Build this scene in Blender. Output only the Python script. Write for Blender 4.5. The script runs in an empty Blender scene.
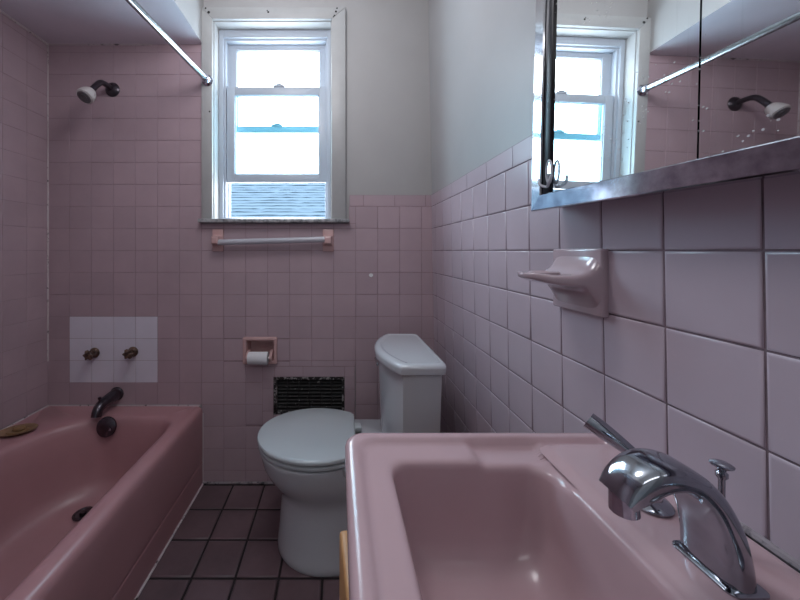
import bpy, bmesh, math, random
from mathutils import Vector, Matrix
random.seed(7)
C = bpy.context.scene.collection
sc = bpy.context.scene
PI = math.pi

# ------------------------------------------------------------------ room measures
EYE = 1.141
D = 1.604            # tile face of the window wall
XL = -1.428          # tile face of the tub's long wall
XR = 0.4566          # tile face of the wash-basin wall (at eye height)
LEAN = 0.018         # that wall is a little out of plumb
T = 0.10795          # 4 1/4 inch wall tile
TUBX = -0.667        # face of the tub apron
ZCEIL = 2.46
ZSOF = 2.152
YF = -0.45           # wall behind the photographer
P = 0.004907         # metres per photo pixel on the window wall

def bx_(px): return (px - 339) * P
def bz_(py): return EYE + (250.5 - py) * P
def xw(z): return XR - LEAN * (z - EYE)

# ------------------------------------------------------------------ materials
def new_mat(name):
    m = bpy.data.materials.new(name); m.use_nodes = True
    nt = m.node_tree; nt.nodes.clear()
    out = nt.nodes.new('ShaderNodeOutputMaterial')
    return m, nt, out

def pbr(name, col, rough=0.4, metal=0.0, var=0.0, vscale=8.0, bump=0.0, bscale=60.0,
        coat=0.0, col2=None, stain=None, rvar=0.0, spec=0.5, tid=0.0, trans=0.0, ior=1.45):
    m, nt, out = new_mat(name)
    N = nt.nodes.new; L = nt.links.new
    b = N('ShaderNodeBsdfPrincipled')
    b.inputs['Roughness'].default_value = rough
    b.inputs['Metallic'].default_value = metal
    b.inputs['Specular IOR Level'].default_value = spec
    b.inputs['Coat Weight'].default_value = coat
    b.inputs['Coat Roughness'].default_value = 0.08
    b.inputs['Transmission Weight'].default_value = trans
    b.inputs['IOR'].default_value = ior
    b.inputs['Base Color'].default_value = (*col, 1)
    tc = N('ShaderNodeTexCoord')
    cur = None
    if var > 0 or col2:
        n = N('ShaderNodeTexNoise'); n.inputs['Scale'].default_value = vscale
        n.inputs['Detail'].default_value = 5; n.inputs['Roughness'].default_value = 0.6
        L(tc.outputs['Object'], n.inputs['Vector'])
        mix = N('ShaderNodeMix'); mix.data_type = 'RGBA'
        c2 = col2 or tuple(c * (1 - var) for c in col)
        mix.inputs['A'].default_value = (*col, 1); mix.inputs['B'].default_value = (*c2, 1)
        r = N('ShaderNodeMapRange'); r.inputs['From Min'].default_value = 0.35; r.inputs['From Max'].default_value = 0.68
        L(n.outputs['Fac'], r.inputs['Value']); L(r.outputs['Result'], mix.inputs['Factor'])
        cur = mix.outputs['Result']
    if tid > 0:
        a = N('ShaderNodeAttribute'); a.attribute_name = 'tid'
        mr = N('ShaderNodeMapRange'); mr.inputs['To Min'].default_value = 1 - tid; mr.inputs['To Max'].default_value = 1 + tid
        L(a.outputs['Fac'], mr.inputs['Value'])
        mul = N('ShaderNodeVectorMath'); mul.operation = 'SCALE'
        if cur: L(cur, mul.inputs[0])
        else: mul.inputs[0].default_value = col
        L(mr.outputs['Result'], mul.inputs['Scale']); cur = mul.outputs['Vector']
    if stain:
        scol, ssc, lo, hi = stain
        n = N('ShaderNodeTexNoise'); n.inputs['Scale'].default_value = ssc
        n.inputs['Detail'].default_value = 8; n.inputs['Roughness'].default_value = 0.7
        L(tc.outputs['Object'], n.inputs['Vector'])
        r = N('ShaderNodeMapRange'); r.inputs['From Min'].default_value = lo; r.inputs['From Max'].default_value = hi
        L(n.outputs['Fac'], r.inputs['Value'])
        mix = N('ShaderNodeMix'); mix.data_type = 'RGBA'
        L(r.outputs['Result'], mix.inputs['Factor'])
        if cur: L(cur, mix.inputs['A'])
        else: mix.inputs['A'].default_value = (*col, 1)
        mix.inputs['B'].default_value = (*scol, 1); cur = mix.outputs['Result']
    if cur: L(cur, b.inputs['Base Color'])
    if rvar > 0:
        n = N('ShaderNodeTexNoise'); n.inputs['Scale'].default_value = 14; n.inputs['Detail'].default_value = 6
        L(tc.outputs['Object'], n.inputs['Vector'])
        r = N('ShaderNodeMapRange'); r.inputs['To Min'].default_value = max(0, rough - rvar); r.inputs['To Max'].default_value = rough + rvar
        L(n.outputs['Fac'], r.inputs['Value']); L(r.outputs['Result'], b.inputs['Roughness'])
    if bump > 0:
        n = N('ShaderNodeTexNoise'); n.inputs['Scale'].default_value = bscale; n.inputs['Detail'].default_value = 4
        L(tc.outputs['Object'], n.inputs['Vector'])
        bp = N('ShaderNodeBump'); bp.inputs['Strength'].default_value = bump; bp.inputs['Distance'].default_value = 0.004
        L(n.outputs['Fac'], bp.inputs['Height']); L(bp.outputs['Normal'], b.inputs['Normal'])
    L(b.outputs['BSDF'], out.inputs['Surface'])
    return m

M = {}
M['tile'] = pbr('pink_wall_tile', (0.425, 0.320, 0.352), 0.30, var=0.08, vscale=5, tid=0.045, bump=0.012, bscale=30)
M['tile_right_lit'] = pbr('window_lit_pink_wall_tile', (0.465, 0.385, 0.440), 0.30, var=0.08, vscale=5, tid=0.04, bump=0.012, bscale=30)  # same pink tile, lighter and greyer: window light put into the colour
M['tile_tub'] = pbr('pink_tub_wall_tile', (0.425, 0.312, 0.345), 0.36, var=0.12, vscale=4, tid=0.03, bump=0.012, bscale=30)
M['tile_patch'] = pbr('lilac_patch_tile', (0.66, 0.62, 0.70), 0.3, var=0.05, tid=0.03)
M['grout'] = pbr('grout', (0.33, 0.23, 0.26), 0.85, var=0.3, vscale=25)
M['grout_tub'] = pbr('tub_wall_grout', (0.35, 0.25, 0.285), 0.8, var=0.35, vscale=9)
M['grout_dark'] = pbr('grout_dirty', (0.22, 0.16, 0.185), 0.85, var=0.5, vscale=18)
M['floor_tile'] = pbr('plum_floor_tile', (0.145, 0.092, 0.104), 0.42, var=0.30, vscale=7, tid=0.12, bump=0.12, bscale=35)
M['floor_grout'] = pbr('black_floor_grout', (0.018, 0.013, 0.015), 0.9)
M['paint'] = pbr('white_wall_paint', (0.37, 0.36, 0.36), 0.55, var=0.05, vscale=3, bump=0.05, bscale=25)
M['paint_right'] = pbr('white_gloss_wall_paint', (0.375, 0.375, 0.385), 0.40, var=0.07, vscale=3, bump=0.05, bscale=18)
M['ceil'] = pbr('tub_ceiling_paint', (0.72, 0.66, 0.72), 0.5, var=0.12, vscale=2.5, bump=0.04, bscale=14)
M['ceil_white'] = pbr('ceiling_paint', (0.68, 0.68, 0.68), 0.6)
M['wood_white'] = pbr('old_white_trim_paint', (0.39, 0.39, 0.39), 0.4, var=0.08, vscale=12, bump=0.10, bscale=50,
                      stain=((0.12, 0.09, 0.08), 22, 0.70, 0.76))
M['hole'] = pbr('black_nail_hole', (0.012, 0.01, 0.01), 0.9)
M['vinyl'] = pbr('white_vinyl', (0.42, 0.465, 0.53), 0.35)
M['marble'] = pbr('grey_marble', (0.42, 0.42, 0.43), 0.25, col2=(0.12, 0.12, 0.13), vscale=38)
M['tub'] = pbr('rose_enamel', (0.41, 0.215, 0.232), 0.31, var=0.08, vscale=4)
M['sink'] = pbr('pink_porcelain', (0.475, 0.325, 0.350), 0.19, var=0.05, vscale=5)
M['ceramic'] = pbr('pink_ceramic', (0.56, 0.36, 0.35), 0.2, var=0.08, coat=0.3)
M['ceramic_grey'] = pbr('mauve_glazed_ceramic', (0.45, 0.35, 0.385), 0.12, var=0.05, coat=0.5)
M['china'] = pbr('white_china', (0.55, 0.575, 0.61), 0.10, coat=0.5)
M['seat'] = pbr('white_seat_plastic', (0.49, 0.535, 0.56), 0.16)
M['chrome'] = pbr('chrome', (0.62, 0.64, 0.68), 0.09, metal=1.0, rvar=0.05)
M['chrome_worn'] = pbr('worn_chrome', (0.58, 0.61, 0.68), 0.10, metal=1.0, col2=(0.30, 0.30, 0.36), vscale=45, rvar=0.03)
M['chrome_rod'] = pbr('rod_chrome', (0.40, 0.43, 0.45), 0.22, metal=1.0, var=0.15, vscale=30)
M['faucet'] = pbr('dull_chrome', (0.40, 0.43, 0.48), 0.10, metal=1.0, var=0.25, vscale=25, rvar=0.06)
M['bronze'] = pbr('dark_bronze', (0.055, 0.045, 0.055), 0.30, metal=0.6)
M['spout'] = pbr('tarnished_chrome', (0.14, 0.125, 0.145), 0.26, metal=1.0, var=0.4, vscale=30)
M['rust'] = pbr('rusty_brass', (0.20, 0.12, 0.085), 0.55, metal=0.5, col2=(0.05, 0.03, 0.028), vscale=60, bump=0.5, bscale=120)
M['white_plastic'] = pbr('aged_white_plastic', (0.52, 0.48, 0.47), 0.4)
M['grey_plastic'] = pbr('grey_nozzle', (0.16, 0.15, 0.16), 0.4)
M['black_metal'] = pbr('black_grille_paint', (0.012, 0.011, 0.011), 0.6, stain=((0.30, 0.28, 0.28), 55, 0.60, 0.70))
M['dark'] = pbr('dark_void', (0.004, 0.004, 0.004), 0.9)
M['dark_strip'] = pbr('black_door_stile', (0.012, 0.010, 0.014), 0.3, spec=0.2)
M['milky'] = pbr('clouded_acrylic', (0.60, 0.60, 0.66), 0.2, trans=0.3)
M['register_rim'] = pbr('chipped_black_paint', (0.014, 0.012, 0.012), 0.6, stain=((0.34, 0.32, 0.32), 40, 0.50, 0.58))
M['caulk'] = pbr('white_caulk', (0.52, 0.44, 0.46), 0.6, stain=((0.03, 0.02, 0.02), 30, 0.56, 0.66))
M['dirt_caulk'] = pbr('grey_caulk', (0.26, 0.22, 0.24), 0.6, stain=((0.03, 0.025, 0.03), 35, 0.5, 0.62))
M['paper'] = pbr('toilet_paper', (0.68, 0.68, 0.70), 0.9, bump=0.1, bscale=80)
M['card'] = pbr('card_core', (0.10, 0.08, 0.075), 0.9)
M['wood'] = pbr('honey_wood', (0.52, 0.27, 0.115), 0.45, col2=(0.40, 0.19, 0.075), vscale=18)
M['wood_in'] = pbr('vanity_white', (0.45, 0.36, 0.30), 0.5)
M['shell'] = pbr('brown_plastic_dish', (0.28, 0.165, 0.095), 0.35, var=0.3, vscale=18)
M['soap'] = pbr('amber_soap', (0.26, 0.15, 0.07), 0.5, var=0.3, vscale=30)
M['siding'] = None
M['door'] = pbr('door_paint', (0.6, 0.6, 0.6), 0.4)

def mirror_mat():
    m, nt, out = new_mat('spotted_mirror')
    N = nt.nodes.new; L = nt.links.new
    g = N('ShaderNodeBsdfGlossy'); g.inputs['Roughness'].default_value = 0.015; g.inputs['Color'].default_value = (0.86, 0.89, 0.89, 1)
    d = N('ShaderNodeBsdfDiffuse'); d.inputs['Color'].default_value = (0.62, 0.62, 0.64, 1)
    tc = N('ShaderNodeTexCoord'); mp = N('ShaderNodeMapping')
    mp.inputs['Scale'].default_value = (1, 1, 1.3)
    L(tc.outputs['Object'], mp.inputs['Vector'])
    v = N('ShaderNodeTexVoronoi'); v.inputs['Scale'].default_value = 120; v.inputs['Randomness'].default_value = 1
    L(mp.outputs['Vector'], v.inputs['Vector'])
    lt = N('ShaderNodeMath'); lt.operation = 'LESS_THAN'; lt.inputs[1].default_value = 0.17
    L(v.outputs['Distance'], lt.inputs[0])
    n = N('ShaderNodeTexNoise'); n.inputs['Scale'].default_value = 7; n.inputs['Detail'].default_value = 3
    L(tc.outputs['Object'], n.inputs['Vector'])
    gt = N('ShaderNodeMath'); gt.operation = 'GREATER_THAN'; gt.inputs[1].default_value = 0.50
    L(n.outputs['Fac'], gt.inputs[0])
    mul = N('ShaderNodeMath'); mul.operation = 'MULTIPLY'
    L(lt.outputs[0], mul.inputs[0]); L(gt.outputs[0], mul.inputs[1])
    # faint vertical wipe marks
    mp2 = N('ShaderNodeMapping'); mp2.inputs['Scale'].default_value = (1, 160, 6)
    L(tc.outputs['Object'], mp2.inputs['Vector'])
    n2 = N('ShaderNodeTexNoise'); n2.inputs['Scale'].default_value = 1; n2.inputs['Detail'].default_value = 2
    L(mp2.outputs['Vector'], n2.inputs['Vector'])
    r2 = N('ShaderNodeMapRange'); r2.inputs['From Min'].default_value = 0.6; r2.inputs['From Max'].default_value = 0.85; r2.inputs['To Max'].default_value = 0.12
    L(n2.outputs['Fac'], r2.inputs['Value'])
    mx = N('ShaderNodeMath'); mx.operation = 'MAXIMUM'
    mm = N('ShaderNodeMath'); mm.operation = 'MULTIPLY'; mm.inputs[1].default_value = 0.75
    L(mul.outputs[0], mm.inputs[0])
    L(mm.outputs[0], mx.inputs[0]); L(r2.outputs['Result'], mx.inputs[1])
    mix = N('ShaderNodeMixShader')
    L(mx.outputs[0], mix.inputs['Fac']); L(g.outputs[0], mix.inputs[1]); L(d.outputs[0], mix.inputs[2])
    L(mix.outputs[0], out.inputs['Surface'])
    return m
M['mirror'] = mirror_mat()

def clear_glass(name, tint=(0.95, 0.98, 1), gloss=0.08):
    m, nt, out = new_mat(name); N = nt.nodes.new; L = nt.links.new
    t = N('ShaderNodeBsdfTransparent'); t.inputs['Color'].default_value = (*tint, 1)
    g = N('ShaderNodeBsdfGlossy'); g.inputs['Roughness'].default_value = 0.02
    mix = N('ShaderNodeMixShader'); mix.inputs['Fac'].default_value = gloss
    L(t.outputs[0], mix.inputs[1]); L(g.outputs[0], mix.inputs[2]); L(mix.outputs[0], out.inputs['Surface'])
    return m
def frosted(name):
    m, nt, out = new_mat(name); N = nt.nodes.new; L = nt.links.new
    t = N('ShaderNodeBsdfTransparent'); t.inputs['Color'].default_value = (0.80, 0.95, 1, 1)
    g = N('ShaderNodeBsdfTranslucent'); g.inputs['Color'].default_value = (0.20, 0.62, 0.72, 1)
    n = N('ShaderNodeTexNoise'); n.inputs['Scale'].default_value = 220; n.inputs['Detail'].default_value = 2
    tc = N('ShaderNodeTexCoord'); L(tc.outputs['Object'], n.inputs['Vector'])
    r = N('ShaderNodeMapRange'); r.inputs['From Min'].default_value = 0.3; r.inputs['From Max'].default_value = 0.7
    r.inputs['To Min'].default_value = 0.03; r.inputs['To Max'].default_value = 0.07
    L(n.outputs['Fac'], r.inputs['Value'])
    mix = N('ShaderNodeMixShader')
    L(r.outputs['Result'], mix.inputs['Fac'])
    L(t.outputs[0], mix.inputs[1]); L(g.outputs[0], mix.inputs[2]); L(mix.outputs[0], out.inputs['Surface'])
    return m
M['glass'] = clear_glass('window_glass')
M['frosted'] = frosted('frosted_glass')
M['acrylic'] = clear_glass('clear_acrylic', (0.86, 0.88, 0.92), 0.35)

def shingle_mat():
    m, nt, out = new_mat('grey_roof_shingles'); N = nt.nodes.new; L = nt.links.new
    b = N('ShaderNodeBsdfPrincipled'); b.inputs['Roughness'].default_value = 0.95; b.inputs['Specular IOR Level'].default_value = 0.0
    tc = N('ShaderNodeTexCoord'); mp = N('ShaderNodeMapping')
    L(tc.outputs['Object'], mp.inputs['Vector'])
    w = N('ShaderNodeTexWave'); w.wave_type = 'BANDS'; w.bands_direction = 'Z'; w.wave_profile = 'SAW'
    w.inputs['Scale'].default_value = 3.4; w.inputs['Distortion'].default_value = 2.2; w.inputs['Detail'].default_value = 4
    w.inputs['Detail Scale'].default_value = 2.2
    L(mp.outputs['Vector'], w.inputs['Vector'])
    cr = N('ShaderNodeValToRGB')
    cr.color_ramp.elements[0].position = 0.0; cr.color_ramp.elements[0].color = (0.028, 0.041, 0.055, 1)
    cr.color_ramp.elements[1].position = 0.35; cr.color_ramp.elements[1].color = (0.036, 0.052, 0.068, 1)
    L(w.outputs['Fac'], cr.inputs['Fac']); L(cr.outputs['Color'], b.inputs['Base Color'])
    L(b.outputs[0], out.inputs['Surface'])
    return m
M['shingle'] = shingle_mat()

# ------------------------------------------------------------------ mesh building
class MB:
    def __init__(s):
        s.v = []; s.f = []; s.m = []; s.t = []
    def add(s, verts, faces, mi=0, tid=0.5):
        o = len(s.v); s.v += [tuple(v) for v in verts]
        for f in faces:
            s.f.append(tuple(i + o for i in f)); s.m.append(mi); s.t.append(tid)
        return s
    def box(s, x0, x1, y0, y1, z0, z1, bev=0.0, seg=2, mi=0, mat=None):
        bm = bmesh.new()
        bmesh.ops.create_cube(bm, size=1)
        for v in bm.verts:
            v.co = Vector(((x0 + x1) / 2 + v.co.x * (x1 - x0), (y0 + y1) / 2 + v.co.y * (y1 - y0), (z0 + z1) / 2 + v.co.z * (z1 - z0)))
        if bev > 0:
            bmesh.ops.bevel(bm, geom=list(bm.edges), offset=bev, segments=seg, profile=0.5, affect='EDGES')
        s.bm(bm, mi, mat); return s
    def bm(s, bm, mi=0, mat=None):
        if mat: bm.transform(mat)
        bm.verts.index_update()
        s.add([v.co.copy() for v in bm.verts], [[v.index for v in f.verts] for f in bm.faces], mi); bm.free(); return s
    def loft(s, rings, cap0=True, cap1=True, closed=True, mi=0):
        n = len(rings[0]); o = len(s.v); vs = [p for r in rings for p in r]; fs = []
        for i in range(len(rings) - 1):
            for j in range(n if closed else n - 1):
                k = (j + 1) % n
                fs.append((i * n + j, i * n + k, (i + 1) * n + k, (i + 1) * n + j))
        if cap0: fs.append(tuple(reversed(range(n))))
        if cap1: fs.append(tuple(range((len(rings) - 1) * n, len(rings) * n)))
        s.add(vs, fs, mi); return s
    def tube(s, pts, r, n=16, mi=0, caps=True):
        pts = [Vector(p) for p in pts]; rs = r if isinstance(r, (list, tuple)) else [r] * len(pts)
        t0 = (pts[1] - pts[0]).normalized()
        up = Vector((0, 0, 1)) if abs(t0.z) < 0.9 else Vector((1, 0, 0))
        u = t0.cross(up).normalized(); rings = []
        for i, p in enumerate(pts):
            a = pts[max(i - 1, 0)]; b = pts[min(i + 1, len(pts) - 1)]
            t = (b - a).normalized(); u = (u - t * u.dot(t)).normalized(); w = t.cross(u)
            rings.append([p + (u * math.cos(2 * PI * k / n) + w * math.sin(2 * PI * k / n)) * rs[i] for k in range(n)])
        s.loft(rings, caps, caps, True, mi); return s
    def lathe(s, prof, base, axis=(0, 0, 1), n=32, mi=0):
        ax = Vector(axis).normalized(); up = Vector((0, 0, 1)) if abs(ax.z) < 0.9 else Vector((1, 0, 0))
        u = ax.cross(up).normalized(); w = ax.cross(u); b = Vector(base)
        rings = [[b + ax * h + (u * math.cos(2 * PI * k / n) + w * math.sin(2 * PI * k / n)) * max(r, 1e-5) for k in range(n)] for r, h in prof]
        s.loft(rings, True, True, True, mi); return s
    def build(s, name, mat, parent=None, smooth=True, angle=40, origin=None):
        me = bpy.data.meshes.new(name)
        if parent is not None: org = Vector(parent['_w'])
        elif origin is not None: org = Vector(origin)
        else:
            xs, ys, zs = zip(*s.v)
            org = Vector(((min(xs) + max(xs)) / 2, (min(ys) + max(ys)) / 2, min(zs)))
        me.from_pydata([Vector(v) - org for v in s.v], [], s.f)
        mats = mat if isinstance(mat, list) else [mat]
        for m in mats: me.materials.append(m)
        me.polygons.foreach_set('material_index', s.m)
        a = me.attributes.new('tid', 'FLOAT', 'FACE'); a.data.foreach_set('value', s.t)
        bm = bmesh.new(); bm.from_mesh(me); bmesh.ops.recalc_face_normals(bm, faces=bm.faces); bm.to_mesh(me); bm.free()
        if smooth:
            me.polygons.foreach_set('use_smooth', [True] * len(me.polygons))
            me.set_sharp_from_angle(angle=math.radians(angle))
        me.update()
        o = bpy.data.objects.new(name, me); C.objects.link(o)
        if parent is not None: o.parent = parent
        else: o.location = org
        o['_w'] = tuple(org)
        return o

def thing(name, label, cat, loc, group=None):
    o = bpy.data.objects.new(name, None); C.objects.link(o)
    o.empty_display_size = 0.05
    o.location = loc; o['_w'] = tuple(loc)
    o['label'] = label; o['category'] = cat
    if group: o['group'] = group
    return o
def tag(o, label, cat, group=None):
    o['label'] = label; o['category'] = cat
    if group: o['group'] = group
    return o
def struct(o):
    o['kind'] = 'structure'; return o

def smooth_path(pts, n=8):
    pts = [Vector(p) for p in pts]; out = []
    for i in range(len(pts) - 1):
        p0 = pts[max(i - 1, 0)]; p1 = pts[i]; p2 = pts[i + 1]; p3 = pts[min(i + 2, len(pts) - 1)]
        for k in range(n):
            t = k / n
            out.append(0.5 * ((2 * p1) + (p2 - p0) * t + (2 * p0 - 5 * p1 + 4 * p2 - p3) * t * t + (3 * p1 - p0 - 3 * p2 + p3) * t ** 3))
    out.append(pts[-1]); return out

def rrect(x0, x1, y0, y1, radii, z, na=14, ns=10):
    """rounded rectangle, radii = 4 (rx, ry): corners (x1,y1) (x0,y1) (x0,y0) (x1,y0)"""
    if not isinstance(radii, (list, tuple)): radii = [(radii, radii)] * 4
    cs = [(x1, y1, -1, -1, 0), (x0, y1, 1, -1, PI / 2), (x0, y0, 1, 1, PI), (x1, y0, -1, 1, 1.5 * PI)]
    pts = []
    for i, (cx, cy, sx, sy, a0) in enumerate(cs):
        rx, ry = radii[i]; ox = cx + sx * rx; oy = cy + sy * ry
        for k in range(na + 1):
            a = a0 + PI / 2 * k / na
            pts.append((ox + rx * math.cos(a), oy + ry * math.sin(a)))
        nx, ny, nsx, nsy, na0 = cs[(i + 1) % 4]; nrx, nry = radii[(i + 1) % 4]
        nox = nx + nsx * nrx + nrx * math.cos(na0); noy = ny + nsy * nry + nry * math.sin(na0)
        lx, ly = pts[-1]
        for k in range(1, ns): pts.append((lx + (nox - lx) * k / ns, ly + (noy - ly) * k / ns))
    return [Vector((x, y, z)) for x, y in pts]

def tiles(mb, org, ud, vd, nd, ue, ve, cuts=(), gap=0.0020, mi_tile=1, mi_grout=0, special=None, skip=None, rimw=0.003, deep=0.0010, thick=0.006, jit=0.6):
    """tile face lies in the plane through org; grout a little deeper"""
    O = Vector(org); U = Vector(ud); V = Vector(vd); Nn = Vector(nd)
    pt = lambda u, v, n: O + U * u + V * v + Nn * n
    def sub(r, c):
        u0, u1, v0, v1 = r; a0, a1, b0, b1 = c
        if a0 >= u1 or a1 <= u0 or b0 >= v1 or b1 <= v0: return [r]
        out = []
        if b0 > v0: out.append((u0, u1, v0, b0))
        if b1 < v1: out.append((u0, u1, b1, v1))
        w0, w1 = max(v0, b0), min(v1, b1)
        if a0 > u0: out.append((u0, a0, w0, w1))
        if a1 < u1: out.append((a1, u1, w0, w1))
        return out
    for i in range(len(ue) - 1):
        for j in range(len(ve) - 1):
            rs = [(ue[i], ue[i + 1], ve[j], ve[j + 1])]
            for c in cuts:
                rs = [q for r in rs for q in sub(r, c)]
            for (u0, u1, v0, v1) in rs:
                if u1 - u0 < 0.004 or v1 - v0 < 0.004: continue
                if skip and skip((u0 + u1) / 2, (v0 + v1) / 2): continue
                g0 = -deep
                c = [(u0, v0), (u1, v0), (u1, v1), (u0, v1)]
                vs = [pt(u, v, g0) for u, v in c] + [pt(u, v, -thick) for u, v in c]
                mb.add(vs, [(0, 1, 2, 3), (0, 4, 5, 1), (1, 5, 6, 2), (2, 6, 7, 3), (3, 7, 4, 0)], mi_grout)
                if u1 - u0 < 0.009 or v1 - v0 < 0.009: continue
                h = gap / 2; tl = [random.uniform(-0.0005, 0.0005) * jit for _ in range(4)]
                jt = random.uniform(-0.0004, 0.0004)
                rw = min(rimw, (u1 - u0) * 0.3, (v1 - v0) * 0.3)
                def ring(ins, n):
                    return [pt(a, b, n + (tl[k] if ins > h + 0.0005 else 0)) for k, (a, b) in enumerate([(u0 + ins, v0 + ins), (u1 - ins, v0 + ins), (u1 - ins, v1 - ins), (u0 + ins, v1 - ins)])]
                rg = [ring(h, g0 - 0.0002), ring(h + 0.0004, g0 + 0.0008), ring(h + rw * 0.45, -0.0002 + jt * 0), ring(h + rw, 0.0002), ring(h + rw + 0.0012, 0.0002)]
                mi = mi_tile
                if special:
                    q = special((u0 + u1) / 2, (v0 + v1) / 2)
                    if q is not None: mi = q
                td = random.random()
                vs = [p for r in rg for p in r]; fs = []
                for a in range(4):
                    for k in range(4):
                        fs.append((a * 4 + k, a * 4 + (k + 1) % 4, a * 4 + 4 + (k + 1) % 4, a * 4 + 4 + k))
                fs.append((16, 17, 18, 19))
                mb.add(vs, fs, mi, td)

# ------------------------------------------------------------------ the shell
W = 0.006   # tile thickness in front of the plaster
# window opening in the plaster
OX0, OX1, OZ0, OZ1 = bx_(213.5), bx_(331.5), bz_(220.5), bz_(21)
VX0, VX1, VZ0, VZ1 = bx_(273.4), bx_(344.6), 0.335, bz_(376.9)      # vent register
HX0, HX1, HZ0, HZ1 = bx_(243.2), bx_(277.5), bz_(363.6), bz_(336.8)  # paper holder

yb = D + W
mb = MB()
X0w, X1w = XL - 0.2, XR + 0.25
def wall_with_holes(mb, xs, zs, holes, y0, y1):
    for i in range(len(xs) - 1):
        for j in range(len(zs) - 1):
            cx = (xs[i] + xs[i + 1]) / 2; cz = (zs[j] + zs[j + 1]) / 2
            if any(a < cx < b and c < cz < d for a, b, c, d in holes): continue
            mb.box(xs[i], xs[i + 1], y0, y1, zs[j], zs[j + 1])
holes = [(OX0, OX1, OZ0, OZ1), (VX0, VX1, VZ0, VZ1), (HX0 + .012, HX1 - .012, HZ0 + .012, HZ1 - .012)]
xs = sorted({X0w, X1w, OX0, OX1, VX0, VX1, HX0 + .012, HX1 - .012}); zs = sorted({-0.1, ZCEIL + 0.1, OZ0, OZ1, VZ0, VZ1, HZ0 + .012, HZ1 - .012})
wall_with_holes(mb, xs, zs, holes, yb, yb + 0.13)
wall_back = struct(mb.build('wall_back', M['paint'], smooth=False))
# plates closing the vent duct and the holder recess
mb = MB(); mb.box(X0w, OX0 - .05, yb + .13, yb + .15, -0.1, 1.2); mb.box(OX0 - .05, X1w, yb + .13, yb + .15, -0.1, 1.2)
struct(mb.build('wall_outer', M['dark'], smooth=False))

# right wall (leaning), left wall, wall behind, floor, ceiling, soffit
def lean_slab(mb, z0, z1, off0, off1, y0, y1):
    vs = []
    for z in (z0, z1):
        for o in (off0, off1):
            for y in (y0, y1): vs.append((xw(z) + o, y, z))
    mb.add(vs, [(0, 1, 3, 2), (4, 6, 7, 5), (0, 4, 5, 1), (2, 3, 7, 6), (0, 2, 6, 4), (1, 5, 7, 3)])
mb = MB(); lean_slab(mb, -0.05, ZCEIL + .05, W, 0.2, YF - .1, yb + .001)
struct(mb.build('wall_right', M['paint_right'], smooth=False))
mb = MB(); mb.box(XL - 0.2, XL - W, YF - .1, yb + .001, -0.05, ZCEIL + .05)
struct(mb.build('wall_left', M['paint'], smooth=False))
DX0, DX1, DZ = -0.52, 0.24, 2.03
mb = MB()
wall_with_holes(mb, [X0w, DX0, DX1, X1w], [-0.05, DZ, ZCEIL + .05], [(DX0, DX1, -1, DZ)], YF - 0.12, YF)
struct(mb.build('wall_front', M['paint'], smooth=False))
mb = MB(); mb.box(DX0 + .004, DX1 - .004, YF - .09, YF - .05, 0.008, DZ - .004, 0.003)
for z0, z1 in ((0.2, 0.95), (1.1, 1.85)):
    mb.box(DX0 + .12, DX1 - .12, YF - .052, YF - .045, z0, z1, 0.005)
dr = struct(mb.build('door_1', M['door']))
mb = MB(); mb.lathe([(0.028, 0), (0.028, .006), (0.012, .01), (0.012, .035), (0.026, .045), (0.030, .06), (0.02, .075), (0, .078)], (DX0 + .07, YF - .05, 0.95), (0, 1, 0))
mb.build('door_knob', M['chrome'], dr)
mb = MB(); mb.box(XL - .2, XR + .2, YF - .1, yb + .02, ZCEIL, ZCEIL + 0.1)
struct(mb.build('ceiling', M['ceil_white'], smooth=False))
# lowered ceiling over the tub
mb = MB(); mb.box(XL - W, TUBX, YF, yb, ZSOF, ZCEIL, mi=1)
# the outward face is white wall paint, the underside ceiling paint
ce = mb.build('ceiling_soffit', [M['ceil'], M['paint']], smooth=False)
for p in ce.data.polygons: p.material_index = 0 if p.normal.z < -0.5 else 1
struct(ce)

# ---- tiles
rows = [EYE - 10 * T - 0.0615 + 0.0] and [0.0] + [EYE + k * T for k in range(-10, 10)]
rows_low = [r for r in rows if r < EYE + 2.5 * T]                       # 0 ... 1.357
rows_high = [r for r in rows if 0.30 < r < ZSOF - 0.02] + [ZSOF]
zcap = (EYE + 2 * T, EYE + 2 * T + 0.056)
gc0 = -0.6737
cols_b = [gc0 + k * T for k in range(0, 11)] + [XR + 0.02]
cols_t = [XL] + [gc0 - k * T for k in range(6, -1, -1)]
TM = [M['grout'], M['tile'], M['tile_patch'], M['tile_tub'], M['grout_dark'], M['tile_right_lit'], M['grout_tub']]
mb = MB()
sur = (bx_(262.4), bx_(355), 0.285, bz_(366.4))
hold = (HX0 + .01, HX1 - .01, HZ0 + .01, HZ1 - .01)
wincut = (gc0 + .003, bx_(349), bz_(223.5), 1.6)
org = (0, D, 0); U = (1, 0, 0); V = (0, 0, 1); Nn = (0, -1, 0)
tiles(mb, org, U, V, Nn, cols_b, rows_low, cuts=[sur, hold, wincut])
tiles(mb, org, U, V, Nn, [bx_(349) + 0.003] + [bx_(349) + .0715 + k * .1524 for k in range(0, 3)] + [XR + .01], zcap)
# narrow tiles framing the register
a0, a1, b0, b1 = sur
tiles(mb, org, U, V, Nn, [a0, VX0], [b0, .352, .46, b1 - .05])
tiles(mb, org, U, V, Nn, [VX1, a1], [b0, .352, .46, b1 - .05])
tiles(mb, org, U, V, Nn, [a0, a0 + .06, bx_(303), VX1, a1], [VZ1, b1])
tiles(mb, org, U, V, Nn, [VX0, bx_(303), VX1], [b0, VZ0])
patch = (bx_(68), bx_(158), bz_(384), bz_(318.5))
def sp(u, v):
    return 2 if patch[0] < u < patch[1] and patch[2] < v < patch[3] else 3
tiles(mb, org, U, V, Nn, cols_t, rows_high, special=sp, gap=0.0014, deep=0.0005, rimw=.0016, jit=.3, mi_grout=6)
tb = struct(mb.build('trim_1', TM, angle=60))
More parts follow.
